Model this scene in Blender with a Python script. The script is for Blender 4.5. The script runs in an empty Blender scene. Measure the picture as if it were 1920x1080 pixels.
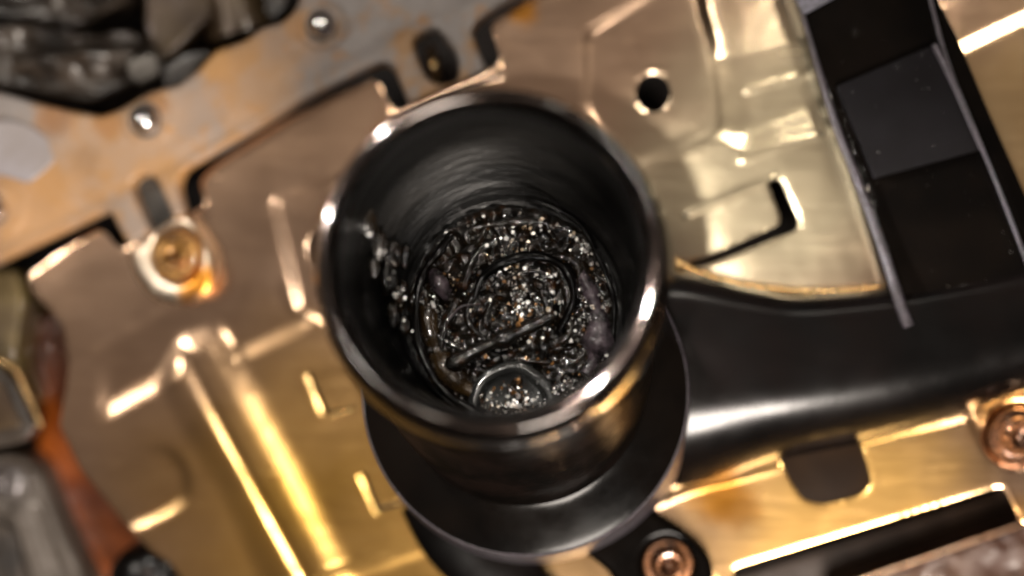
import bpy, bmesh, math, random
import numpy as np
from mathutils import Vector, Matrix, noise
from mathutils.geometry import delaunay_2d_cdt

random.seed(7)
rng = np.random.default_rng(7)
S = 0.01                 # everything below is written in centimetres; S turns it into metres
H = 31.0                 # camera height above the tray (cm)
C = bpy.context.scene.collection
scene = bpy.context.scene

# ------------------------------------------------------------ camera, world, lamps, exposure
cam_d = bpy.data.cameras.new('camera')
cam = bpy.data.objects.new('camera', cam_d); C.objects.link(cam)
cam.location = (0, 0, H * S)
cam_d.sensor_width = 36; cam_d.lens = 36 * H / 19.2
cam_d.clip_start = 0.005; cam_d.clip_end = 5
cam_d.dof.use_dof = True
cam_d.dof.focus_distance = (H - 3.2) * S
cam_d.dof.aperture_fstop = 3.6
scene.camera = cam

w = bpy.data.worlds.new('World'); scene.world = w; w.use_nodes = True
wn, wl = w.node_tree.nodes, w.node_tree.links
bg = wn['Background']           # a dim workshop: warm ceiling above, dark all round
tcw = wn.new('ShaderNodeTexCoord'); sep = wn.new('ShaderNodeSeparateXYZ'); mr = wn.new('ShaderNodeMapRange'); mr.interpolation_type = 'SMOOTHSTEP'
wl.new(tcw.outputs['Generated'], sep.inputs[0]); wl.new(sep.outputs[2], mr.inputs[0])
mr.inputs[1].default_value = .25; mr.inputs[2].default_value = 1.0; mr.inputs[3].default_value = .03; mr.inputs[4].default_value = .152
wl.new(mr.outputs[0], bg.inputs['Strength'])
bg.inputs['Color'].default_value = (1.0, 0.80, 0.66, 1)

def lamp(name, loc, target, size, power, col, sy=None, shape='DISK', spread=180):
    d = bpy.data.lights.new(name, 'AREA'); d.shape = shape; d.size = size * S
    if sy: d.size_y = sy * S
    d.energy = power; d.spread = math.radians(spread); d.color = col
    o = bpy.data.objects.new(name, d); C.objects.link(o)
    o.location = Vector(loc) * S
    o.rotation_euler = (Vector(target) - Vector(loc)).to_track_quat('-Z', 'Y').to_euler()
    return o
lamp('area_lamp', (-14, 18, 26), (0, 0, 0), 1.6, 0.26, (1, .94, .86))
lamp('area_lamp', (-25, 7, 21), (0, 0, 0), 1.6, 0.22, (1, .92, .82))
lamp('area_lamp', (6, 17, 30), (3, 0, 0), 2.8, 0.19, (1, .92, .80))  # added lamp, brightens the folds at the tray's upper right
lamp('added_rim_lamp', (-21, 25, 15), (0, .5, 6), 2.6, 0.17, (1, .97, .95), spread=18)     # two added narrow-beam lamps that put highlight spots on the bowl rim
lamp('added_rim_lamp', (-33, 10, 14), (0, .5, 6), 2.6, 0.18, (1, .97, .95), spread=18)
lamp('area_lamp', (7, -20, 22), (5, -2, 0), 9.0, 2.2, (1, .90, .80), sy=10, shape='ELLIPSE')
lamp('inspection_lamp', (-3.3, -1.2, 32), (0, 0, 0), 1.0, 0.21, (1, .93, .84))
scene.view_settings.view_transform = 'Standard'
scene.view_settings.look = 'None'
scene.view_settings.exposure = 0.0
scene.view_settings.gamma = 1.0
scene.cycles.max_bounces = 8
scene.cycles.sample_clamp_indirect = 6

# ------------------------------------------------------------ helpers
def P(px, py, z=0.0):
    f = (H - z) / H
    return Vector(((px - 960) / 100 * f, (540 - py) / 100 * f, z))

def tag(o, label=None, cat=None, group=None, kind=None):
    if label: o['label'] = label
    if cat: o['category'] = cat
    if group: o['group'] = group
    if kind: o['kind'] = kind
    return o

def thing(name, label, cat, loc, group=None):
    o = bpy.data.objects.new(name, None); C.objects.link(o)
    o.empty_display_size = 0.01
    o.location = Vector(loc) * S
    return tag(o, label, cat, group)

def world_cm(o):
    v = Vector((0, 0, 0))
    while o: v += o.location / S; o = o.parent
    return v

def link(name, verts, faces, mat, parent=None, smooth=True, uvs=None, bevel=None, auto=None):
    """verts in cm, world space"""
    base = world_cm(parent) if parent else None
    vs = [Vector(v) for v in verts]
    if base is None:
        n = len(vs); base = Vector((sum(v.x for v in vs)/n, sum(v.y for v in vs)/n, min(v.z for v in vs)))
        loc = base
    else:
        loc = Vector((0, 0, 0))
    me = bpy.data.meshes.new(name)
    me.from_pydata([((v - base) * S)[:] for v in vs], [], faces)
    if uvs is not None:
        uvl = me.uv_layers.new(name='UVMap')
        for l in me.loops: uvl.data[l.index].uv = uvs[l.vertex_index]
    me.materials.append(mat)
    bm = bmesh.new(); bm.from_mesh(me)
    bmesh.ops.recalc_face_normals(bm, faces=bm.faces)
    if bevel:
        es = [e for e in bm.edges if len(e.link_faces) == 2 and e.calc_face_angle(0) > math.radians(35)]
        bmesh.ops.bevel(bm, geom=es, offset=bevel * S, segments=3, profile=.5, affect='EDGES', clamp_overlap=True)
    for f in bm.faces: f.smooth = smooth
    bm.to_mesh(me); bm.free()
    if smooth and auto: me.set_sharp_from_angle(angle=math.radians(auto))
    o = bpy.data.objects.new(name, me); C.objects.link(o)
    if parent: o.parent = parent
    o.location = loc * S
    return o

def chaikin(poly, n=2, closed=True):
    for _ in range(n):
        out = []
        m = len(poly)
        for i in range(m if closed else m - 1):
            a, b = poly[i], poly[(i+1) % m]
            out += [(a[0]*.75+b[0]*.25, a[1]*.75+b[1]*.25), (a[0]*.25+b[0]*.75, a[1]*.25+b[1]*.75)]
        if not closed: out = [poly[0]] + out + [poly[-1]]
        poly = out
    return poly

def rounded(poly, r, n=4):
    """corners cut back by at most r px and arced"""
    out = []; m = len(poly)
    for i in range(m):
        p = Vector(poly[i]); a = Vector(poly[i-1]); b = Vector(poly[(i+1) % m])
        da, db = (a-p), (b-p)
        ra = min(r, da.length*.45); rb = min(r, db.length*.45)
        s, e = p + da.normalized()*ra, p + db.normalized()*rb
        for k in range(n+1):
            t = k/n
            out.append(tuple(s*(1-t)**2 + p*2*t*(1-t) + e*t*t))
    return out

def subdivide(poly, step, closed=True):
    out = []; m = len(poly)
    for i in range(m if closed else m-1):
        a, b = np.array(poly[i]), np.array(poly[(i+1) % m])
        n = max(1, int(np.hypot(*(b-a))/step))
        for k in range(n): out.append(tuple(a+(b-a)*k/n))
    if not closed: out.append(tuple(poly[-1]))
    return out

def seg_dist(pts, poly, closed=True):
    pts = np.asarray(pts, float); best = np.full(len(pts), 1e9)
    m = len(poly)
    for i in range(m if closed else m-1):
        a = np.array(poly[i], float); b = np.array(poly[(i+1) % m], float)
        ab = b-a; L = (ab@ab) or 1e-9
        t = np.clip(((pts-a)@ab)/L, 0, 1)
        d = np.hypot(*((pts-a-t[:, None]*ab).T))
        best = np.minimum(best, d)
    return best

def inside(pts, poly):
    pts = np.asarray(pts, float); x, y = pts[:, 0], pts[:, 1]
    c = np.zeros(len(pts), bool); m = len(poly)
    for i in range(m):
        x1, y1 = poly[i]; x2, y2 = poly[(i+1) % m]
        if y1 == y2: continue
        k = ((y1 > y) != (y2 > y)) & (x < (x2-x1)*(y-y1)/(y2-y1)+x1)
        c ^= k
    return c

def sdf(pts, poly):
    d = seg_dist(pts, poly)
    return np.where(inside(pts, poly), d, -d)

def sstep(t):
    t = np.clip(t, 0, 1); return t*t*(3-2*t)

class Relief:
    def __init__(self): self.items = []
    def poly(self, poly, amp, wd, r=18): self.items.append(('p', rounded(poly, r), amp, wd))
    def mound(self, c, amp, sx, sy, rot=0): self.items.append(('m', (c, rot), amp, (sx, sy)))
    def facet(self, poly, p0, nrm, h0, slope, wd, r=14):
        self.items.append(('f', rounded(poly, r), (p0, np.array(nrm)/np.hypot(*nrm), h0, slope), wd))
    def bead(self, line, amp, wd): self.items.append(('b', chaikin(line, 1, False), amp, wd))
    def __call__(self, pts):
        h = np.zeros(len(pts)); near = np.zeros(len(pts), bool)
        for k, g, amp, wd in self.items:
            if k == 'p':
                d = sdf(pts, g); h += amp*sstep(d/wd*.5+.5); near |= np.abs(d) < wd+7
            elif k == 'm':
                (c, ro) = g; q = np.asarray(pts)-np.array(c)
                u = (q[:, 0]*math.cos(ro)+q[:, 1]*math.sin(ro))/wd[0]; v = (-q[:, 0]*math.sin(ro)+q[:, 1]*math.cos(ro))/wd[1]
                e = np.exp(-(u*u+v*v)/2); h += amp*e; near |= e > .02
            elif k == 'f':
                p0, nr, h0, sl_ = amp
                d = sdf(pts, g); s1 = (np.asarray(pts)-np.array(p0))@nr
                h += (h0+sl_*s1)*sstep(d/wd*.5+.5); near |= d > -wd-5
            else:
                d = seg_dist(pts, g, False); h += amp*np.exp(-(d/wd)**2); near |= d < wd*2+5
        return h, near

def sheet(name, outer, holes, z0, thick, mat, parent=None, relief=None, coarse=15, fine=5.0, edge=6, zf=None, rough=None, maskin=None):
    """stamped/cast sheet with real holes; outline in photo px at depth z0, heights in cm"""
    outer = subdivide(outer, 9); holes = [subdivide(h, 7) for h in holes]
    xs = [p[0] for p in outer]; ys = [p[1] for p in outer]
    def grid(st):
        gx, gy = np.meshgrid(np.arange(min(xs), max(xs), st), np.arange(min(ys), max(ys), st))
        gx = gx + (np.arange(gx.shape[0]) % 2)[:, None]*st*.5
        return np.c_[gx.ravel(), gy.ravel()]
    def edge_d(p):
        d = seg_dist(p, outer)
        for h in holes: d = np.minimum(d, seg_dist(p, h))
        return d
    def keep(p):
        k = inside(p, outer)
        for h in holes: k &= ~inside(p, h)
        return k
    gc = grid(coarse); gc = gc[keep(gc)]
    gf = grid(fine); gf = gf[keep(gf)]
    ec, ef = edge_d(gc), edge_d(gf)
    nc = relief(gc)[1] if relief else np.zeros(len(gc), bool)
    nf = relief(gf)[1] if relief else np.zeros(len(gf), bool)
    gc = gc[~nc & (ec > 14)]; gf = gf[(nf | (ef < 14)) & (ef > 2.0)]
    pts = list(map(tuple, outer)); edges = [(i, (i+1) % len(outer)) for i in range(len(outer))]
    for h in holes:
        o = len(pts); pts += list(map(tuple, h)); edges += [(o+i, o+(i+1) % len(h)) for i in range(len(h))]
    pts += list(map(tuple, gc)) + list(map(tuple, gf))
    res = delaunay_2d_cdt([Vector(p) for p in pts], edges, [], 0, 1e-4, False)
    vv = np.array([v[:] for v in res[0]]); ff = np.array([f[:] for f in res[2]])
    ff = ff[keep(vv[ff].mean(1))]
    h = relief(vv)[0] if relief else np.zeros(len(vv))
    d = edge_d(vv); r = edge
    h = h - np.where(d < r, (r - np.sqrt(np.maximum(0, r*r-(r-d)**2)))/100*.9, 0)
    if rough: h = h + np.array([rough(x, y) for x, y in vv])
    if zf: h = h + zf(vv)
    f0 = (H-z0-(zf(vv) if zf else 0))/H
    X = (vv[:, 0]-960)/100*f0; Y = (540-vv[:, 1])/100*f0; Z = z0+h
    n = len(vv)
    top = np.c_[X, Y, Z]; bot = np.c_[X, Y, Z-thick]
    cnt = {}
    for t in ff:
        for a, b in ((t[0], t[1]), (t[1], t[2]), (t[2], t[0])): cnt[(a, b)] = 1
    faces = [tuple(map(int, t)) for t in ff] + [tuple(int(i)+n for i in t[::-1]) for t in ff]
    for (a, b) in cnt:
        if (b, a) not in cnt: faces.append((int(a), int(a)+n, int(b)+n, int(b)))
    return link(name, np.r_[top, bot].tolist(), faces, mat, parent, auto=50)

def catmull(pts, k):
    pts = [np.array(p, float) for p in pts]; out = []
    for i in range(len(pts)-1):
        p0 = pts[max(i-1, 0)]; p1 = pts[i]; p2 = pts[i+1]; p3 = pts[min(i+2, len(pts)-1)]
        for j in range(k):
            t = j/k
            out.append(.5*((2*p1)+(-p0+p2)*t+(2*p0-5*p1+4*p2-p3)*t*t+(-p0+3*p1-3*p2+p3)*t**3))
    out.append(pts[-1]); return out

def ringstack(name, rings, mat, parent=None, k=6, n=160, cap=False, wob=0, auto=None):
    rs = catmull(rings, k) if k > 1 else [np.array(r, float) for r in rings]
    V, F, UV = [], [], []
    m = len(rs)
    for j, r in enumerate(rs):
        cx, cy, z, rx = r[:4]
        for i in range(n+1):
            a = 2*math.pi*i/n
            rr = rx
            if wob: rr = rx*(1+wob*noise.noise((math.cos(a)*1.6, math.sin(a)*1.6, z*.7)))
            V.append(P(cx+rr*math.cos(a), cy-rr*math.sin(a), z)); UV.append((i/n, j/m))
    for j in range(m-1):
        for i in range(n):
            a = j*(n+1)+i; F.append((a, a+1, a+n+2, a+n+1))
    o = link(name, V, F, mat, parent, uvs=UV, auto=auto)
    return o

def weld(o, d=1e-5):
    bm = bmesh.new(); bm.from_mesh(o.data); bmesh.ops.remove_doubles(bm, verts=bm.verts, dist=d); bm.to_mesh(o.data); bm.free()

def sweep(name, line, mat, parent=None, n=20, k=6, flat=1.0, sq=1.0, prof=None, wob=0):
    """line of (px,py,z,half width px[, half height cm])"""
    rs = catmull(line, k); V, F, UV = [], [], []
    for j, r in enumerate(rs):
        a = np.array(rs[max(j-1, 0)][:3]); b = np.array(rs[min(j+1, len(rs)-1)][:3])
        T = (P(*b)-P(*a)).normalized()
        up = Vector((0, 0, 1)); side = T.cross(up).normalized(); up = side.cross(T).normalized()
        c = P(*r[:3]); wdt = r[3]/100*(H-r[2])/H*(1+wob*noise.noise(c*2.6)); hh = r[4] if len(r) > 4 else wdt*flat
        for i in range(n):
            t = 2*math.pi*i/n
            ct, s_ = math.cos(t), math.sin(t); e = sq
            if prof and s_ > 0:
                sgn = 1 if ct < 0 else 0     # side = T x up, so ct < 0 is the far (upper) side
                V.append(c+side*ct*wdt+up*(1-abs(ct)**(prof[sgn]))*hh); UV.append((i/n, j/len(rs))); continue
            V.append(c+side*math.copysign(abs(ct)**e, ct)*wdt+up*math.copysign(abs(s_)**e, s_)*hh); UV.append((i/n, j/len(rs)))
    m = len(rs)
    for j in range(m-1):
        for i in range(n):
            a = j*n+i; b = j*n+(i+1) % n; F.append((a, b, b+n, a+n))
    F.append(tuple(range(n))[::-1]); F.append(tuple(range((m-1)*n, m*n)))
    return link(name, V, F, mat, parent, uvs=UV, auto=60)

def prism(name, poly, z1, z0, mat, parent=None, r=0, bevel=.04, zs=None):
    poly = rounded(poly, r) if r else poly
    n = len(poly)
    top = [P(x, y, z1) for x, y in poly]
    if zs: top = [Vector((v.x, v.y, zs(x, y))) for v, (x, y) in zip(top, poly)]
    V = top+[Vector((v.x, v.y, z0)) for v in top]
    F = [tuple(range(n)), tuple(range(n, 2*n))[::-1]]+[(i, n+i, n+(i+1) % n, (i+1) % n) for i in range(n)]
    return link(name, V, F, mat, parent, bevel=bevel, auto=40)

def lathe(name, px, py, z, prof, mat, parent=None, n=32, sy=1.0, rot=0):
    c = P(px, py, z); V, F = [], []
    for (r, h) in prof:
        for i in range(n):
            a = 2*math.pi*i/n+rot
            V.append(c+Vector((r*math.cos(a), r*sy*math.sin(a), h)))
    m = len(prof)
    for j in range(m-1):
        for i in range(n):
            a = j*n+i; b = j*n+(i+1) % n; F.append((a, b, b+n, a+n))
    if prof[0][0] > 1e-4: F.append(tuple(range(n))[::-1])
    F.append(tuple(range((m-1)*n, m*n)))
    return link(name, V, F, mat, parent, auto=40)

# ------------------------------------------------------------ materials
def mat(name, c1, c2=None, scale=1.0, metal=0.0, rough=(.4, .5), bump=0.0, bscale=8.0, coat=0.0, crough=.08,
        stretch=None, rot=0, stains_or_glints=(), scr=0, uvn=None, spec=.5, c3=None, fine=0.0, thr=(.35, .65), detail=5):
    m = bpy.data.materials.new(name); m.use_nodes = True
    nt = m.node_tree; N = nt.nodes; L = nt.links
    b = N['Principled BSDF']
    if uvn:
        tc = N.new('ShaderNodeUVMap'); src = tc.outputs[0]; k = 1
    else:
        g = N.new('ShaderNodeNewGeometry'); src = g.outputs['Position']; k = 1/S   # every piece is at rest: world position in cm
    mp = N.new('ShaderNodeMapping'); L.new(src, mp.inputs['Vector'])
    st = uvn or stretch or (1, 1, 1)
    mp.inputs['Scale'].default_value = (k*st[0], k*st[1], k*st[2])
    mp.inputs['Rotation'].default_value = (0, 0, rot)
    def nz(sc, det=detail, vec=None, w=.6):
        n = N.new('ShaderNodeTexNoise'); n.inputs['Scale'].default_value = sc; n.inputs['Detail'].default_value = det
        n.inputs['Roughness'].default_value = w
        L.new(vec or mp.outputs[0], n.inputs['Vector']); return n.outputs[0]
    def rng_(x, a, b_, lo, hi):
        r = N.new('ShaderNodeMapRange'); r.interpolation_type = 'SMOOTHSTEP'
        r.inputs[1].default_value = a; r.inputs[2].default_value = b_; r.inputs[3].default_value = lo; r.inputs[4].default_value = hi
        L.new(x, r.inputs[0]); return r.outputs[0]
    def mix(f, A, B):
        x = N.new('ShaderNodeMix'); x.data_type = 'RGBA'
        if hasattr(f, 'links'): L.new(f, x.inputs[0])
        else: x.inputs[0].default_value = f
        for s, i in ((A, 6), (B, 7)):
            if hasattr(s, 'links'): L.new(s, x.inputs[i])
            else: x.inputs[i].default_value = (*s, 1)
        return x.outputs[2]
    n1 = nz(scale); col = mix(rng_(n1, thr[0], thr[1], 0, 1), c1, c2 or c1)
    if c3: col = mix(rng_(nz(scale*3.1), .52, .72, 0, 1), col, c3)
    if fine: col = mix(rng_(nz(bscale*2), .3, .7, 0, fine), col, tuple(x*.35 for x in c1))
    gp = N.new('ShaderNodeNewGeometry'); gm = N.new('ShaderNodeMapping'); gm.inputs['Scale'].default_value = (1/S,)*3
    L.new(gp.outputs['Position'], gm.inputs[0])
    for (px, py, r, c, a) in stains_or_glints:
        dist = N.new('ShaderNodeVectorMath'); dist.operation = 'DISTANCE'
        sx = N.new('ShaderNodeVectorMath'); sx.operation = 'MULTIPLY'; sx.inputs[1].default_value = (1, 1, 0)
        L.new(gm.outputs[0], sx.inputs[0]); L.new(sx.outputs[0], dist.inputs[0])
        q = P(px, py); dist.inputs[1].default_value = (q.x, q.y, 0)
        ad = N.new('ShaderNodeMath'); ad.operation = 'MULTIPLY_ADD'; ad.inputs[1].default_value = r/100*1.1; 
        L.new(nz(90/r, 3, gm.outputs[0]), ad.inputs[0]); L.new(dist.outputs['Value'], ad.inputs[2])
        col = mix(rng_(ad.outputs[0], r/100*.9, r/100*1.7, a, 0), col, c)
    L.new(col, b.inputs['Base Color'])
    b.inputs['Metallic'].default_value = metal
    L.new(rng_(nz(scale*2.3), .3, .7, rough[0], rough[1]), b.inputs['Roughness'])
    b.inputs['Specular IOR Level'].default_value = spec
    b.inputs['Coat Weight'].default_value = coat; b.inputs['Coat Roughness'].default_value = crough
    if scr:      # fine directional scratches and wiped oil
        sm = N.new('ShaderNodeMapping'); sm.inputs['Scale'].default_value = (1/S*.35, 1/S*14, 1/S); sm.inputs['Rotation'].default_value = (0, 0, 1.15)
        L.new(src, sm.inputs[0]); sn = nz(1.0, 8, sm.outputs[0], .75)
        sm2 = N.new('ShaderNodeMapping'); sm2.inputs['Scale'].default_value = (1/S*.8, 1/S*6, 1/S); sm2.inputs['Rotation'].default_value = (0, 0, -.4)
        L.new(src, sm2.inputs[0]); sn2 = nz(1.0, 6, sm2.outputs[0], .7)
        r0 = b.inputs['Roughness'].links[0].from_socket
        ad1 = N.new('ShaderNodeMath'); ad1.operation = 'MULTIPLY_ADD'; ad1.inputs[1].default_value = scr
        L.new(rng_(sn, .45, .75, 0, 1), ad1.inputs[0]); L.new(r0, ad1.inputs[2])
        ad2 = N.new('ShaderNodeMath'); ad2.operation = 'MULTIPLY_ADD'; ad2.inputs[1].default_value = scr
        L.new(rng_(sn2, .5, .7, 0, 1), ad2.inputs[0]); L.new(ad1.outputs[0], ad2.inputs[2]); L.new(ad2.outputs[0], b.inputs['Roughness'])
        c_ = b.inputs['Base Color'].links[0].from_socket
        dk = mix(rng_(sn2, .52, .75, 0, .32), c_, (.42, .25, .12)); L.new(dk, b.inputs['Base Color'])
    if bump:
        bp = N.new('ShaderNodeBump'); bp.inputs['Strength'].default_value = min(1, bump); bp.inputs['Distance'].default_value = .02*S*max(1, bump)
        L.new(nz(bscale, 6), bp.inputs['Height']); L.new(bp.outputs[0], b.inputs['Normal'])
    return m

ORG = (.62, .22, .03)
M = {}
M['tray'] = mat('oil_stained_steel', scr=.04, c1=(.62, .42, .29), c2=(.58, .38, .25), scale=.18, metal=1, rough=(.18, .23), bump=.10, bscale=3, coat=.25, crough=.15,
    stretch=(1, 1, 1), rot=.4, c3=(.74, .50, .34), stains_or_glints=[
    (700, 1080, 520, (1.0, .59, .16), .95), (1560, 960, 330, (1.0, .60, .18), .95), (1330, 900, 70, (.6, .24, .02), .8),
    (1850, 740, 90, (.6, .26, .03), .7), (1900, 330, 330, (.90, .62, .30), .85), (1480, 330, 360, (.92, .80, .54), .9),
    (1370, 940, 60, (.6, .24, .02), .7), (980, 20, 35, (.8, .33, .03), .9), (560, 940, 120, (.75, .42, .06), .5),  # the small orange spot at the top edge is a glint put into the colour
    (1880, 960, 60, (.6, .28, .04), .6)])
M['pad'] = mat('bolt_pad_steel', (.85, .74, .6), (.8, .66, .5), .8, 1, (.25, .38), .1, 4, coat=.3, stains_or_glints=[(372, 525, 42, (.85, .33, .02), .95), (345, 550, 25, (.8, .3, .02), .8)])
M['cast'] = mat('cast_aluminium_gasket_residue', (.175, .152, .14), (.22, .12, .048), .8, .1, (.4, .6), 1.2, 6, c3=(.22, .11, .04), thr=(.50, .64),
    stains_or_glints=[(250, 270, 190, (.38, .20, .07), .5), (90, 212, 45, (.20, .09, .03), .8), (200, 232, 38, (.24, .11, .03), .9), (290, 196, 34, (.22, .10, .03), .8), (400, 118, 40, (.30, .15, .04), .8), (470, 92, 30, (.2, .1, .03), .8), (560, 52, 34, (.26, .12, .03), .8), (150, 300, 40, (.2, .10, .03), .6), (170, 370, 26, (.2, .1, .03), .6), (60, 390, 150, (.36, .19, .07), .8), (470, 160, 120, (.36, .19, .07), .6), (560, 70, 80, (.3, .15, .05), .4)])
M['castlow'] = mat('bare_cast_aluminium', (.08, .066, .055), (.045, .034, .026), .7, .2, (.35, .5), .7, 6)
M['castrough'] = mat('rusty_cast_surface', (.045, .018, .010), (.07, .036, .022), 1.2, .1, (.35, .6), 1.5, 7, c3=(.03, .02, .018), coat=.15)
M['floor'] = mat('varnished_crankcase', (.012, .006, .004), (.006, .004, .003), .5, 0, (.4, .55), .4, 3, spec=.2)
M['crank'] = mat('dark_oily_iron', (.040, .029, .021), (.012, .009, .007), 1.4, .2, (.3, .5), .8, 4, coat=.4, crough=.2)
M['crankbrown'] = mat('brown_oily_journal', (.07, .045, .022), (.035, .02, .012), .6, .4, (.3, .4), .4, 4, coat=.4)
M['black'] = mat('black_painted_metal', (.0012, .001, .0009), (.0025, .0018, .0014), .6, 0, (.13, .2), .06, 6, spec=.08)
M['oilyblack'] = mat('dull_oily_black', (.0015, .0012, .001), (.004, .0025, .002), 1.2, 0, (.3, .42), .4, 6, spec=.03)
M['tube'] = mat('glossy_black_tube', (.001, .0009, .0009), (.0025, .0016, .0014), .5, 0, (.2, .27), .1, 5, coat=.05, crough=.12, spec=.25)
M['bowl'] = mat('oil_wet_black_bowl', (.0015, .0015, .0014), (.03, .028, .026), 1.0, .3, (.28, .45), 3, 3.5, coat=.4, crough=.18, thr=(.44, .74), uvn=(1.5, 2.4, 1))  # grey streaks in the colour stand in for wet highlights on the wall
M['rim'] = mat('oil_wet_brown_rim', (.012, .009, .0075), (.024, .017, .014), .8, 1, (.16, .22), .3, 6, coat=.6, crough=.05)
M['patch'] = mat('satin_black_patch', (.0035, .003, .0035), (.0025, .002, .0023), 2, 0, (.5, .6), .5, 30, spec=.07)
M['textured'] = mat('grained_grey_tape', (.09, .085, .11), (.03, .03, .035), 9, 0, (.4, .5), 1, 40)
M['edge'] = mat('scuffed_black_edge', (.03, .024, .03), (.012, .010, .011), 9, .1, (.3, .5), 2, 22, c3=(.10, .08, .10))
M['chrome'] = mat('bright_steel', (.82, .80, .80), (.62, .60, .62), 2, 1, (.12, .22), .2, 6)
M['brass'] = mat('oily_yellow_bolt', (.38, .20, .05), (.14, .06, .015), 3, .6, (.2, .35), .6, 9, coat=.7, crough=.05)
M['copper'] = mat('oily_copper_bolt', (.22, .09, .035), (.09, .04, .02), 3, .6, (.2, .3), .4, 8, coat=1, crough=.04)
M['lip'] = mat('brass_coloured_edge', (.70, .47, .22), (.6, .36, .15), 1, 1, (.22, .3), .1, 4)
M['sludge'] = mat('black_oil_sludge', (.004, .004, .004), (.010, .007, .004), 2.2, .1, (.08, .18), 2.2, 4.0, coat=.8, crough=.06, c3=(.05, .02, .006))
M['brownoil'] = mat('brown_oil_film', (.016, .009, .004), (.05, .028, .009), 3, .1, (.2, .3), 1, 8, coat=1, crough=.05)
M['flake'] = mat('metal_flake', (.97, .95, .93), (.85, .62, .36), 2.5, 1, (.34, .44), thr=(.5, .7))
M['grit'] = mat('brown_grit', (.36, .17, .05), (.10, .06, .03), 6, .6, (.15, .3), coat=.8)
M['lilac'] = mat('lilac_plastic_fragment', (.02, .017, .018), (.12, .09, .105), 5, .1, (.2, .3), 1.5, 9, coat=.5)
M['lens'] = mat('smoky_oil_blister', (.035, .036, .034), (.02, .02, .02), 3, .1, (.15, .2), .4, 6, coat=1, crough=.05)
M['grey'] = mat('grey_machined_steel', (.09, .08, .07), (.05, .045, .04), 1, .5, (.35, .45), .3, 5)
M['lightgrey'] = mat('light_grey_sealer', (.24, .22, .23), (.2, .175, .17), 1, .2, (.4, .5), .3, 5)

# ------------------------------------------------------------ the setting: crankcase floor below everything
link('crankcase_floor', [P(x, y, -4.2) for x, y in ((-900, -700), (2800, -700), (2800, 1800), (-900, 1800))], [(0, 1, 2, 3)], M['floor'])['kind'] = 'structure'

# ------------------------------------------------------------ windage tray
R = Relief()
R.facet([(192, 655), (300, 600), (420, 556), (522, 512), (562, 585), (572, 604), (430, 672), (402, 620), (345, 640), (312, 705), (195, 768), (190, 700)], (192, 655), (.379, .926), 0, -.0008, 26)
R.facet([(312, 712), (345, 642), (402, 622), (462, 730), (570, 930), (665, 1120), (560, 1180), (430, 900)], (312, 712), (.89, -.455), .105, -.0003, 34)
R.bead([(352, 672), (450, 860), (590, 1110)], -.035, 12)
R.poly([(80, 935), (268, 845), (318, 843), (348, 880), (352, 928), (325, 956), (200, 1010)], -.065, 17, 30)
R.poly([(514, 375), (640, 330), (680, 400), (740, 560), (600, 600), (562, 582)], -.06, 11, 12)
R.poly([(583, 705), (614, 774), (690, 756), (660, 690)], -.015, 9, 14)
R.bead([(560, 1110), (650, 1075), (810, 1018), (900, 990)], .055, 14)
R.facet([(1100, 62), (1240, -20), (1290, -80), (1330, 60), (1350, 240), (1190, 310), (1152, 285), (1100, 200)], (1100, 100), (1, .25), -.05, .0003, 12)
R.poly([(1180, 318), (1338, 248), (1392, 268), (1565, 203), (1720, 600), (1200, 640)], .035, 20, 14)
R.poly([(1300, -80), (1770, -80), (1770, 126), (1565, 203), (1392, 266), (1375, 200), (1335, 90)], -.035, 34, 30)
R.facet([(1290, -140), (1780, -140), (1780, 10), (1545, 62), (1345, 108), (1322, 30)], (1345, 108), (.22, .97), 0, .0014, 14)
R.bead([(748, 210), (830, 176), (925, 132)], .07, 13)
R.bead([(1400, 170), (1530, 134)], .02, 4)
R.bead([(1390, 300), (1450, 275), (1535, 255)], .018, 4)
R.bead([(1290, 402), (1450, 336)], .03, 5)
R.poly([(1700, 138), (2000, -5), (2120, 640), (1880, 640)], .04, 16, 10)
R.poly([(1180, 960), (1300, 912), (1818, 782), (1835, 815), (1900, 960), (1390, 1130)], .065, 14, 14)
R.poly([(1828, 772), (2000, 690), (2080, 960), (1915, 1010), (1872, 900)], .08, 15, 14)
R.poly([(1905+58*math.cos(t), 815+58*math.sin(t)) for t in np.linspace(0, 6.28, 20)[:-1]], -.16, 12, 3)

outer = [(50, 520), (75, 500), (130, 460), (190, 428), (226, 470), (345, 406), (370, 394), (386, 382), (374, 340), (398, 314), (520, 234), (640, 174), (704, 146),
         (740, 212), (764, 202), (912, 134), (941, 112), (921, 56), (924, 42), (1000, -6), (1100, -70), (2100, -70), (2100, 950), (1916, 985), (1878, 910), (1372, 1064),
         (1395, 1160), (400, 1160), (338, 1085), (235, 985), (152, 885), (112, 800), (130, 690), (118, 612), (92, 582), (60, 548)]
outer = rounded(outer, 14, 3)
def ell(cx, cy, rx, ry, rot=0, n=28):
    return [(cx+rx*math.cos(t)*math.cos(rot)-ry*math.sin(t)*math.sin(rot), cy+rx*math.cos(t)*math.sin(rot)+ry*math.sin(t)*math.cos(rot)) for t in np.linspace(0, 2*math.pi, n+1)[:-1]]
holes = [rounded([(576, 702), (582, 699), (612, 768), (618, 772), (664, 764), (664, 769), (612, 780), (604, 774)], 3), rounded([(674, 890), (681, 887), (708, 950), (762, 938), (764, 944), (706, 960)], 3),
         ell(1225, 175, 33, 36), ell(597, 466, 20, 29),
         rounded([(1437, 340), (1462, 335), (1497, 412), (1494, 432), (1330, 496), (1290, 505), (1290, 492), (1330, 480), (1462, 420), (1462, 405)], 9),
         rounded([(1440, 810), (1590, 775), (1622, 860), (1634, 905), (1615, 928), (1545, 946), (1505, 938), (1480, 900)], 16)]
def tilt(v): return (v[:, 0]-960)/100*.11
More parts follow.
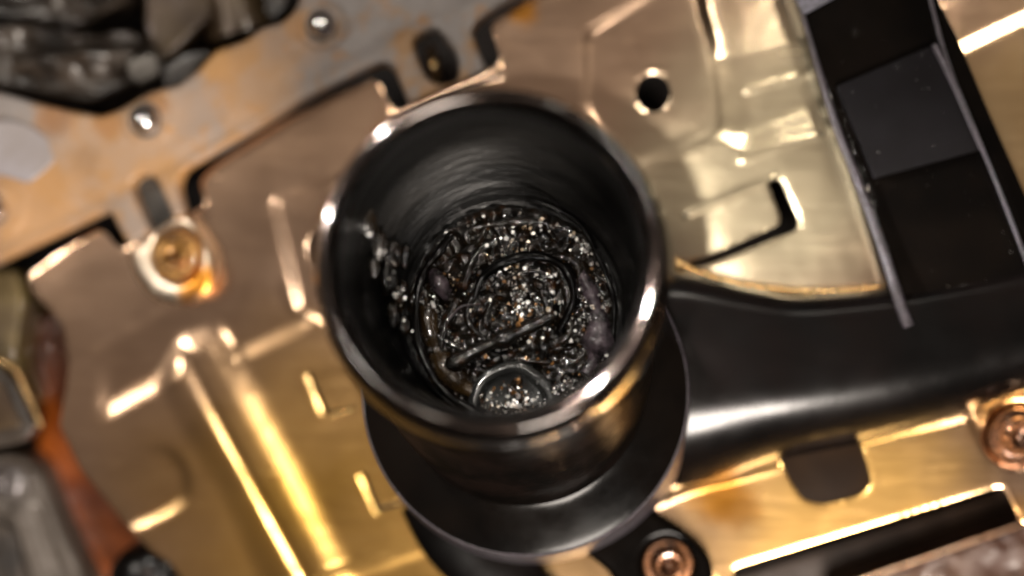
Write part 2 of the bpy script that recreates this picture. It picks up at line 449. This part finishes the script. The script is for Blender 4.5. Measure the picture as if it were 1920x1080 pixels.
tray = thing('windage_tray', 'gold stained stamped steel tray with embossed folds and slots behind the black pickup', 'tray', P(960, 540, 0))
def small(x, y): return .010*noise.noise((x/140, y/140, 0))+.0015*noise.noise((x/30, y/30, 3))
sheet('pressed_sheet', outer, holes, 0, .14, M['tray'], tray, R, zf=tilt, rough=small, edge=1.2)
# turned lip of the cut-out round the suction tube
sweep('turned_lip', [(1262, 492, .78, 10, .05), (1330, 520, .84, 10, .05), (1420, 540, .90, 9, .05), (1540, 548, .97, 8, .05), (1665, 538, 1.06, 7, .05)], M['lip'], tray, n=10)
# D shaped pad pressed up round the left bolt
Rp = Relief(); Rp.poly(ell(330, 478, 46, 50), -.20, 10, 3)
sheet('bolt_pad', rounded([(236, 468), (330, 402), (356, 402), (394, 470), (402, 520), (385, 558), (335, 574), (285, 560), (252, 515)], 26), [], -.58, .3, M['pad'], tray, Rp, zf=lambda v: (v[:, 0]-236)*.0028, edge=14, fine=5)

# ------------------------------------------------------------ engine block flange, upper left
blk = thing('engine_block', 'pale cast engine block flange crusted with orange gasket residue above the tray', 'engine block', P(300, 260, -2))
bo = [(-260, 620), (0, 488), (100, 440), (204, 392), (238, 458), (346, 402), (332, 350), (342, 318), (372, 300), (480, 238), (560, 192), (640, 152), (718, 116), (738, 126),
      (768, 198), (914, 132), (886, 66), (890, 48), (912, 28), (965, -5), (1080, -70), (640, -120), (580, -40), (552, 20), (530, 42), (490, 52), (455, 78), (405, 92), (372, 128),
      (335, 158), (282, 172), (262, 184), (225, 205), (190, 218), (120, 205), (60, 190), (0, 172), (-260, 130)]
Rb = Relief(); Rb.bead([(-20, 470), (200, 372), (330, 302), (560, 175), (760, 70), (960, -30)], -.05, 16)
Rb.poly(ell(605, 48, 48, 44), .05, 8, 3); Rb.poly(ell(278, 226, 48, 44), .05, 8, 3); Rb.poly(ell(-5, 392, 55, 50), .05, 8, 3)
bh = [rounded([(243, 346), (262, 326), (290, 330), (322, 400), (330, 428), (290, 440), (276, 420)], 14),
      rounded([(772, 72), (818, 50), (834, 70), (858, 100), (862, 150), (826, 160), (800, 146), (784, 112)], 16)]
def castn(x, y):
    return .030*noise.noise((x/50, y/50, 5))+.008*noise.noise((x/16, y/16, 9))
sheet('flange', rounded(bo, 12, 3), bh, .12, .5, M['cast'], blk, Rb, zf=lambda v: (v[:, 0]-600)/100*.09, edge=8, coarse=9, fine=6, rough=castn)
# sealer patch and recess web
prism('sealer_patch', [(-60, 225), (22, 224), (62, 236), (92, 262), (108, 300), (72, 330), (52, 345), (10, 330), (-60, 320)], -.32, -.6, M['lightgrey'], blk, 14, .05)
prism('slot_web', [(236, 330), (300, 320), (345, 440), (280, 450)], -.75, -1.2, M['grey'], blk, 8, .03)
sweep('hole_pin', [(806, 90, -1.2, 9), (812, 120, -.7, 12), (818, 150, -1.0, 9)], M['lip'], blk, n=12)

def stud(px, py, z, r, label):
    t = thing('flange_rivet', label, 'rivet', P(px, py, z), 'bright domed rivets in the block flange')
    lathe('dome', px, py, z, [(r, 0), (r*1.0, .06), (r*.93, .17), (r*.75, .27), (r*.45, .34), (r*.2, .365), (.001, .37)], M['chrome'], t)
    lathe('collar', px, py, z, [(r*1.25, -.02), (r*1.25, .03), (r*1.05, .05)], M['castlow'], t)
stud(606, 48, .15, .27, 'bright domed rivet at the top of the pale flange beside the dark crank cavity')
stud(275, 226, -.14, .27, 'bright domed rivet in the middle of the orange crusted flange')
stud(-8, 392, -.40, .25, 'domed rivet cut by the left edge of the picture')

# ------------------------------------------------------------ crank cavity
crk = thing('crankshaft', 'dark oily crankshaft seen in the cavity behind the pale flange', 'crankshaft', P(250, 60, -3.5))
def crn(x, y): return .20*noise.noise((x/90, y/50, 11))+.05*noise.noise((x/30, y/18, 12))+.01*noise.noise((x/9, y/9, 13))
Rk = Relief(); Rk.bead([(40, 120), (150, 105), (260, 100)], .22, 14); Rk.bead([(60, 60), (130, 75), (180, 60)], -.3, 16); Rk.poly([(150, 90), (250, 80), (262, 130), (170, 150)], .18, 14)
sheet('counterweight', rounded([(-300, 40), (60, 45), (150, 60), (250, 55), (290, 90), (300, 130), (230, 165), (170, 195), (60, 175), (-300, 120)], 20), [], -1.0, 2, M['crank'], crk, Rk, edge=14, coarse=9, rough=crn)
Rk2 = Relief(); Rk2.bead([(100, -20), (150, 20), (220, 10)], .25, 16); Rk2.poly(ell(150, 10, 40, 30), -.2, 10, 3)
sheet('counterweight', rounded([(-300, -200), (60, -160), (230, -60), (245, 0), (165, 48), (60, 42), (-300, 20)], 20), [], -1.6, 2, M['crank'], crk, Rk2, edge=14, coarse=9, rough=crn)
prism('web', [(270, -120), (380, -120), (400, 30), (330, 100), (300, 120), (270, 60)], -1.5, -3.4, M['crankbrown'], crk, 16, .2)
prism('cap_rib', [(235, 110), (285, 95), (300, 110), (300, 140), (262, 160), (240, 150)], -.6, -2.6, M['grey'], crk, 8, .12)
prism('cap_rib', [(300, 130), (350, 100), (395, 95), (345, 150), (310, 165)], -.8, -2.6, M['crank'], crk, 8, .12)
sweep('journal', [(400, -160, -2.2, 58), (430, -40, -2.0, 60), (455, 60, -1.9, 58)], M['crankbrown'], crk, n=28)
sweep('journal_collar', [(452, 48, -1.9, 66), (458, 68, -1.9, 66)], M['crankbrown'], crk, n=28)
prism('web', [(505, -120), (545, -120), (540, 10), (510, 40), (495, 20)], -1.2, -3, M['crank'], crk, 8, .1)

# ------------------------------------------------------------ lower left corner
lb = thing('side_casting', 'grey cast arm with worn ribs in the lower left corner beside brown varnish', 'casting', P(40, 960, -2))
Rc = Relief(); Rc.bead([(30, 960), (60, 1060), (80, 1110)], .12, 10); Rc.bead([(70, 950), (110, 1070)], -.10, 8); Rc.poly(ell(18, 905, 40, 40), -.12, 10, 3)
sheet('arm', rounded([(-200, 850), (40, 850), (75, 885), (100, 960), (190, 1150), (-200, 1150)], 25), [], -1.5, 1.2, M['castlow'], lb, Rc, edge=14, coarse=10, fine=6, rough=castn)
prism('dark_web', [(-200, 990), (-10, 975), (30, 1000), (60, 1150), (-200, 1150)], -1.2, -1.6, M['crank'], lb, 14, .06)
t = thing('arm_bolt', 'small silver bolt on the grey arm at the left edge', 'bolt', P(18, 905, -.95))
lathe('head', 18, 905, -1.6, [(.24, 0), (.24, .22), (.19, .28), (.12, .28), (.10, .14), (.001, .14)], M['chrome'], t, n=6, rot=.3)
lathe('washer', 18, 905, -1.6, [(.32, -.02), (.32, .05), (.2, .07)], M['chrome'], t)
db = thing('dark_bracket', 'black folded bracket at the left edge above the grey arm', 'bracket', P(10, 770, -2))
prism('plate', [(-120, 690), (-10, 682), (28, 720), (66, 800), (40, 830), (-120, 868)], -.5, -1.2, M['crank'], db, 10, .06)
prism('fold', [(-120, 725), (0, 712), (40, 800), (-120, 830)], -.3, -.6, M['crankbrown'], db, 8, .05)
sweep('brass_edge', [(-20, 672, -.8, 7), (24, 690, -.8, 7), (52, 740, -.8, 8), (78, 800, -.9, 6)], M['lip'], db, n=8)
wd = thing('crankcase_wall', 'olive brown varnished wall of the crankcase at the left edge', 'wall', P(10, 600, -3))
prism('wall_panel', [(-300, 520), (30, 500), (50, 560), (32, 660), (60, 760), (-300, 800)], -1.4, -3.5, mat('olive_varnish', (.12, .085, .03), (.06, .04, .02), .9, .4, (.3, .4), .5, 4, coat=.5), wd, 20, .15)
ps = thing('black_plug', 'black plug with a small glint tucked under the tray edge at the bottom left', 'plug', P(290, 1060, -2))
lathe('plug_body', 300, 1085, -1.6, [(.9, -.6), (.9, .5), (.8, .75), (.55, .95), (.25, 1.02), (.001, 1.03)], M['tube'], ps, sy=.95)
lathe('plug_nub', 278, 1072, -.66, [(.12, -.3), (.12, .08), (.06, .14), (.001, .14)], M['chrome'], ps, n=12)
vb = thing('varnish_ledge', 'orange brown varnished ledge between the tray edge and the grey arm', 'ledge', P(150, 880, -3))
sheet('ledge', rounded([(60, 600), (140, 560), (300, 900), (420, 1200), (180, 1200), (100, 960), (60, 860), (80, 780)], 20), [], -2.7, .8,
      mat('orange_varnish', (.33, .075, .006), (.13, .026, .003), .6, .35, (.25, .4), .6, 3, coat=.8, crough=.15, stains_or_glints=[(80, 640, 110, (.07, .018, .004), .9)]), vb, None, edge=12, rough=castn)

# ------------------------------------------------------------ lower right corner
rc = thing('lower_casting', 'rough rust brown casting with a bright machined edge in the bottom right corner', 'casting', P(1800, 1060, -2))
sheet('rough_face', rounded([(1560, 1110), (1640, 1082), (1895, 992), (2100, 930), (2100, 1200), (1560, 1200)], 6), [], -.5, 1.6, M['castrough'], rc, None, edge=7, coarse=8, fine=5,
      rough=lambda x, y: .10*noise.noise((x/35, y/35, 1))+.05*noise.noise((x/12, y/12, 2)))
sweep('machined_edge', [(1560, 1106, -.45, 4), (1640, 1078, -.45, 4), (1895, 989, -.45, 4), (1912, 982, -.45, 3)], M['chrome'] if False else mat('machined_edge', (.62, .36, .22), (.7, .5, .36), 3, 1, (.25, .35), .6, 12), rc, n=8)
prism('under_rail', [(1360, 1090), (1860, 930), (1890, 900), (1920, 985), (1640, 1080), (1500, 1120)], -1.3, -2.2, mat('dark_brown_rail', (.020, .010, .005), (.012, .006, .003), 1, 0, (.35, .5), .4, 5, spec=.15), rc, 6, .04)
prism('inner_shelf', [(1400, 760), (1620, 740), (1700, 900), (1620, 1000), (1450, 1000)], -1.9, -2.6, mat('dark_brown_shelf', (.020, .010, .004), (.012, .006, .003), 1, 0, (.4, .5), .4, 5, spec=.08), rc, 6, .04)

def socket_bolt(px, py, z, r, label, m, tip=True):
    t = thing('tray_bolt', label, 'bolt', P(px, py, z))
    lathe('washer', px, py, z, [(r*1.55, -.02), (r*1.55, .05), (r*1.45, .10), (r*1.2, .11)], m, t, n=40)
    lathe('head', px, py, z, [(r*1.1, .08), (r*1.12, .16), (r*1.0, .30), (r*.8, .37), (r*.62, .36), (r*.52, .16), (r*.3, .12), (r*.2, .17), (.001, .20)], m, t, n=40)
    return t
socket_bolt(330, 478, -.50, .29, 'oily amber bolt sunk in the bright pad on the left of the tray', M['brass'])
socket_bolt(1252, 1056, .9, .30, 'wet copper bolt in the black mounting ear at the bottom', M['copper'])
socket_bolt(1906, 818, 1.0, .34, 'wet copper bolt cut by the right edge of the picture', M['copper'])

# ------------------------------------------------------------ oil pickup
pk = thing('oil_pickup', 'round black oil pickup bowl with suction tube standing over the gold tray', 'oil pickup', P(985, 740, .4))
body = ringstack('bowl', [(978, 712, 2.1, 236), (973, 690, 2.5, 246), (964, 660, 3.0, 262), (955, 628, 3.5, 272), (945, 588, 4.1, 282), (932, 540, 4.9, 312), (926, 512, 5.75, 334)], M['oilyblack'], pk, 6)
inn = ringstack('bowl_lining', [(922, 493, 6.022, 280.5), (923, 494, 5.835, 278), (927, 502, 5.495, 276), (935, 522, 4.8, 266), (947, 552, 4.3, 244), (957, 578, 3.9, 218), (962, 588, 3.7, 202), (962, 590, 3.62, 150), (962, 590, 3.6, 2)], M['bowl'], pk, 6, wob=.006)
rim = ringstack('rim', [(926, 512, 5.75, 333.5), (925, 504, 6.175, 337), (923, 496, 6.566, 331), (922, 491, 6.77, 320), (922, 490, 6.77, 306), (922, 490, 6.634, 293), (922, 491, 6.362, 284), (922, 493, 6.005, 280)], M['rim'], pk, 6)
fl = ringstack('base_flange', [(978, 712, 2.12, 224), (979, 713, 2.06, 240), (982, 722, 2.0, 275), (985, 735, 1.95, 296), (985, 736, 1.93, 303)], M['black'], pk, 4)
ringstack('flange_edge', [(985, 736, 1.93, 303), (985.5, 737, 1.90, 306.5), (986, 738, 1.84, 307), (990, 741, 1.5, 306), (996, 746, 1.0, 309), (998, 748, .5, 309)], M['edge'], pk, 3)
# suction tube to the right
sweep('suction_tube', [(1150, 706, .66, 216, 1.0), (1290, 706, .66, 202, 1.0), (1400, 703, .66, 172, 1.0), (1500, 698, .66, 153, 1.0), (1680, 672, .66, 142, 1.0), (1900, 622, .66, 130, 1.0), (2150, 560, .66, 127, 1.0)], M['tube'], pk, n=96, prof=(2.5, 12))
# flat channel running up to the top right
prism('channel', [(1470, -60), (1728, -60), (1760, 0), (1800, 80), (1850, 200), (1925, 370), (2060, 680), (1900, 690), (1712, 640), (1672, 560), (1600, 320), (1560, 215), (1500, 20)], 1.55, .5, M['black'], pk, 6, .05)
sweep('channel_edge', [(1497, 0, 1.60, 4, .06), (1560, 212, 1.6, 7, .08), (1600, 318, 1.6, 8, .08), (1650, 450, 1.6, 9, .08), (1690, 575, 1.68, 11, .08), (1705, 612, 1.74, 11, .06)], M['edge'], pk, n=10)
sweep('channel_bead', [(1740, -20, 1.57, 4), (1775, 110, 1.62, 4), (1830, 250, 1.65, 4), (1880, 372, 1.65, 4), (1925, 490, 1.62, 4), (1960, 580, 1.6, 4)], M['edge'], pk, n=10)
prism('raised_patch', [(1568, 162), (1745, 86), (1792, 165), (1842, 280), (1640, 335), (1600, 240)], 1.66, 1.5, M['patch'], pk, 5, .02)
prism('raised_strip', [(1748, 84), (1757, 82), (1800, 170), (1846, 278), (1838, 280), (1790, 170)], 1.72, 1.6, M['edge'], pk, 1, .01)
prism('tape_end', [(1478, -60), (1570, -60), (1580, -12), (1508, 27), (1494, 4)], 1.66, 1.5, M['textured'], pk, 3, .01)
# mounting ear and foot at the bottom
earR = Relief(); earR.poly(ell(1252, 1056, 52, 50), -.10, 8, 3)
sheet('mounting_ear', rounded([(1040, 1000), (1150, 940), (1215, 950), (1290, 1000), (1335, 1045), (1345, 1130), (1165, 1130), (1150, 1080), (1100, 1040)], 24), [], .95, .5, M['black'], pk, earR, edge=14, coarse=12)
sweep('foot', [(800, 930, .5, 55, .3), (850, 1010, .5, 62, .3), (930, 1075, .45, 70, .3), (1010, 1160, .4, 70, .3)], M['tube'], pk, n=24)

# ------------------------------------------------------------ sludge in the bowl
ZS = 3.72
def sl(x, y):
    d = math.hypot((x-962), (y-588))/200
    return .16*noise.noise((x/45, y/45, 1))+.10*noise.noise((x/18, y/18, 4))+.02*noise.noise((x/8, y/8, 7))+.12*(d**4)
sludge = sheet('oil_sludge', subdivide(ell(962, 588, 200, 207, n=60), 8), [], ZS, .3, M['sludge'], None, None, coarse=5, fine=5, edge=20, rough=sl)
tag(sludge, 'black brown glittering oil sludge clogging the bottom of the pickup bowl', 'sludge', None, 'stuff')
def zs(x, y): return ZS+sl(x, y)

def strand(name, pts, label, cat, m, r0=4, n=8):
    o = sweep(name, [(x, y, zs(x, y)+dz, r) for x, y, dz, r in pts], m, None, n=n, k=12, wob=1.0)
    return tag(o, label, cat)
strand('seal_loop', [(985, 372, .45, 3), (1030, 385, .35, 5), (1085, 420, .2, 5), (1120, 480, .15, 5), (1150, 560, .12, 5), (1148, 640, .1, 5)], 'thin black seal strand curling over the top right of the sludge', 'seal', M['tube'])
strand('seal_loop', [(850, 440, .10, 6), (795, 510, .12, 7), (780, 590, .14, 8), (790, 660, .16, 8), (830, 730, .2, 8), (890, 772, .3, 8), (935, 786, .4, 6)], 'thick black seal strand curving along the lower left of the sludge', 'seal', M['tube'])
strand('oil_ridge', [(800, 560, -.08, 12), (806, 620, -.06, 17), (830, 680, -.07, 20), (868, 722, -.06, 17), (905, 745, -.05, 10)], 'glossy brown curved ridge of oil inside the lower left strand', 'oil ridge', M['brownoil'])
strand('plastic_strip', [(1082, 500, .0, 9), (1105, 540, -.03, 20), (1122, 600, -.04, 23), (1118, 660, -.03, 20), (1098, 700, .0, 9)], 'lilac grey curved plastic strip on the right of the sludge', 'plastic strip', M['lilac'], n=12)
strand('twisted_strand', [(835, 690, .05, 10), (880, 665, .10, 15), (930, 642, .12, 16), (985, 618, .12, 14), (1040, 590, .05, 8)], 'twisted dark strand lying diagonally across the sludge', 'strand', M['sludge'], n=12)
strand('inner_ring', [(890, 560, .1, 7), (905, 520, .12, 8), (950, 490, .14, 9), (1010, 480, .14, 9), (1060, 505, .12, 8), (1075, 560, .12, 9), (1050, 620, .08, 7)], 'dark half ring lying in the middle of the glittering sludge', 'ring', M['tube'], n=12)
strand('thin_hair', [(840, 600, .12, 2), (865, 575, .18, 2.2), (900, 570, .14, 2)], 'fine pale thread in the lower left of the sludge', 'thread', M['lilac'])
o = sweep('plastic_chunk', [(812, 508, zs(812, 508)+.05, 8), (820, 525, zs(820, 525)+.12, 18), (832, 545, zs(832, 545)+.12, 15), (838, 562, zs(838, 562)+.05, 6)], M['lilac'], None, n=7)
tag(o, 'small lilac grey plastic chunk at the left of the sludge', 'plastic chunk')
bl = ringstack('oil_blister', [(962, 764, ZS-.05, 86), (962, 760, ZS+.10, 83), (962, 759, ZS+.16, 76), (962, 760, ZS+.15, 64), (962, 761, ZS+.09, 52), (962, 761, ZS+.06, 2)], M['lens'], None, 4, 64, wob=.06)
tag(bl, 'round smoky blister with a raised edge at the bottom of the sludge', 'blister')

def ropes():
    V, F = [], []
    for i in range(22):
        a0 = random.uniform(0, 6.28); rr = random.uniform(25, 165); cx, cy = 962+random.gauss(0, 22), 588+random.gauss(0, 22); span = random.uniform(.6, 2.2); wd_ = random.uniform(3, 9)
        line = []
        for k in range(9):
            t = k/8; a = a0+span*t; r = rr*(1+.15*math.sin(5*t+i))
            x, y = cx+r*math.cos(a), cy+r*math.sin(a)
            if math.hypot(x-962, y-588) > 188: continue
            line.append((x, y, zs(x, y)+.03, wd_*(.35+math.sin(math.pi*t))))
        if len(line) < 4: continue
        rs = catmull(line, 4); n = 8; b = len(V)
        for j, r in enumerate(rs):
            T = (P(*rs[min(j+1, len(rs)-1)][:3])-P(*rs[max(j-1, 0)][:3])).normalized(); side = T.cross(Vector((0, 0, 1))).normalized(); up = side.cross(T)
            c = P(*r[:3]); w_ = r[3]/100*.88*(1+.6*noise.noise(c*4))
            V += [c+side*math.cos(t)*w_+up*math.sin(t)*w_*.8 for t in np.linspace(0, 2*math.pi, n+1)[:-1]]
        for j in range(len(rs)-1):
            for q in range(n): F.append((b+j*n+q, b+j*n+(q+1) % n, b+(j+1)*n+(q+1) % n, b+(j+1)*n+q))
    return link('sludge_ropes', V, F, M['sludge'])
tag(ropes(), 'tangled ropes of wet black sludge coiled across the bottom of the bowl', 'sludge', None, 'stuff')

def chips(name, spots, m, label, kindn, smin, smax):
    V, F = [], []
    for (x, y, z) in spots:
        s = smin+(smax-smin)*random.random()**2.6
        c = P(x, y, z); q = Vector((random.gauss(0, .30), random.gauss(0, .30), 1)).normalized().to_track_quat('Z', 'Y')
        a0 = random.random()*6.28; k = random.choice((3, 4, 5)); b = len(V)
        for i in range(k):
            a = a0+i*2*math.pi/k; rr = s*random.uniform(.6, 1.1)
            V.append(c+q @ Vector((rr*math.cos(a), rr*math.sin(a), 0)))
        V.append(c+q @ Vector((0, 0, -s*.5)))
        F.append(tuple(range(b, b+k)))
        for i in range(k): F.append((b+i, b+k, b+(i+1) % k))
    o = link(name, V, F, m, None, smooth=False)
    return tag(o, label, kindn, None, 'stuff')
def cluster(n, x0, y0, x1, y1, sp):
    out = []
    for _ in range(n):
        t = random.random(); x = x0+(x1-x0)*t+random.gauss(0, sp); y = y0+(y1-y0)*t+random.gauss(0, sp)
        if math.hypot(x-962, y-588) < 192: out.append((x, y, zs(x, y)+.02+.06*random.random()))
    return out
sp = []
sp += cluster(100, 870, 430, 1090, 410, 20) + cluster(80, 1080, 430, 1135, 520, 12)
sp += cluster(150, 860, 540, 1010, 480, 24) + cluster(130, 940, 480, 985, 590, 24)
sp += cluster(110, 1100, 520, 1125, 690, 14) + cluster(80, 1090, 720, 1000, 770, 20)
sp += cluster(110, 870, 680, 1030, 600, 12) + cluster(60, 800, 600, 840, 560, 20) + cluster(60, 1000, 540, 1050, 560, 20)
sp += cluster(45, 800, 590, 1130, 590, 90)
sp += [(x, y, ZS+.13+.05*random.random()) for x, y in [(962+random.gauss(0, 28), 760+random.gauss(0, 16)) for _ in range(130)]]
chips('metal_flakes', sp, M['flake'], 'bright silver and gold metal flakes scattered over the black sludge', 'metal flakes', .007, .050)
gp_ = cluster(900, 800, 590, 1130, 590, 85)+cluster(260, 900, 560, 1020, 590, 30)+cluster(200, 930, 720, 1040, 720, 18)+[(962+random.gauss(0, 34), 760+random.gauss(0, 20), ZS+.10+.05*random.random()) for _ in range(160)]
chips('brown_grit', gp_[::6], M['grit'], 'fine brown grit mixed through the black sludge', 'grit', .015, .06)
# wet lumps stuck to the left wall of the bowl
V = []
for i, (x, y, z, r) in enumerate([(690, 418, 4.85, 20), (712, 455, 4.55, 20), (738, 480, 4.3, 18), (728, 520, 4.3, 22), (748, 555, 4.1, 20), (738, 590, 4.15, 16), (760, 480, 4.05, 15), (758, 610, 3.95, 14), (700, 500, 4.6, 14)]):
    bm = bmesh.new(); bmesh.ops.create_icosphere(bm, subdivisions=3, radius=r/100*.85)
    c = P(x, y, z)
    vs = [c+Vector((v.co.x*.75, v.co.y*1.5, v.co.z*.8))*(1+.5*noise.noise(v.co*6+Vector((i*3, 0, 0)))) for v in bm.verts]
    fs = [tuple(v.index for v in f.verts) for f in bm.faces]; bm.free()
    V.append((vs, fs))
av, af = [], []
for vs, fs in V:
    b = len(av); av += vs; af += [tuple(i+b for i in f) for f in fs]
tag(link('wall_sludge', av, af, M['sludge'], None), 'wet black lumps of sludge stuck to the left wall of the bowl', 'sludge', None, 'stuff')
wf = []
for _ in range(24):
    t = random.random(); x = 715+45*t+random.gauss(0, 9); y = 440+170*t+random.gauss(0, 14); wf.append((x, y, 4.62-.5*t+random.uniform(-.02, .10)))
chips('wall_flakes', wf, M['flake'], 'tiny metal flakes on the wet lumps at the left wall of the bowl', 'metal flakes', .01, .045)
# dust specks on the black channel and flange
ds = [(random.uniform(1560, 1900), random.uniform(60, 640), 1.57) for _ in range(90)]
ds = [(x, y, 1.68 if inside([(x, y)], [(1568, 162), (1745, 86), (1842, 280), (1640, 335)])[0] else z) for x, y, z in ds if x > 1500+(y*.33)+30 and x < 1740+y*.4]
for _ in range(130):
    t = random.random(); ds.append((1540+165*t**.8+random.gauss(0, 3), 150+460*t+random.gauss(0, 5), 1.68))
chips('dust_specks', ds, M['flake'], 'pale dust specks on the flat black channel at the right', 'dust', .003, .010)
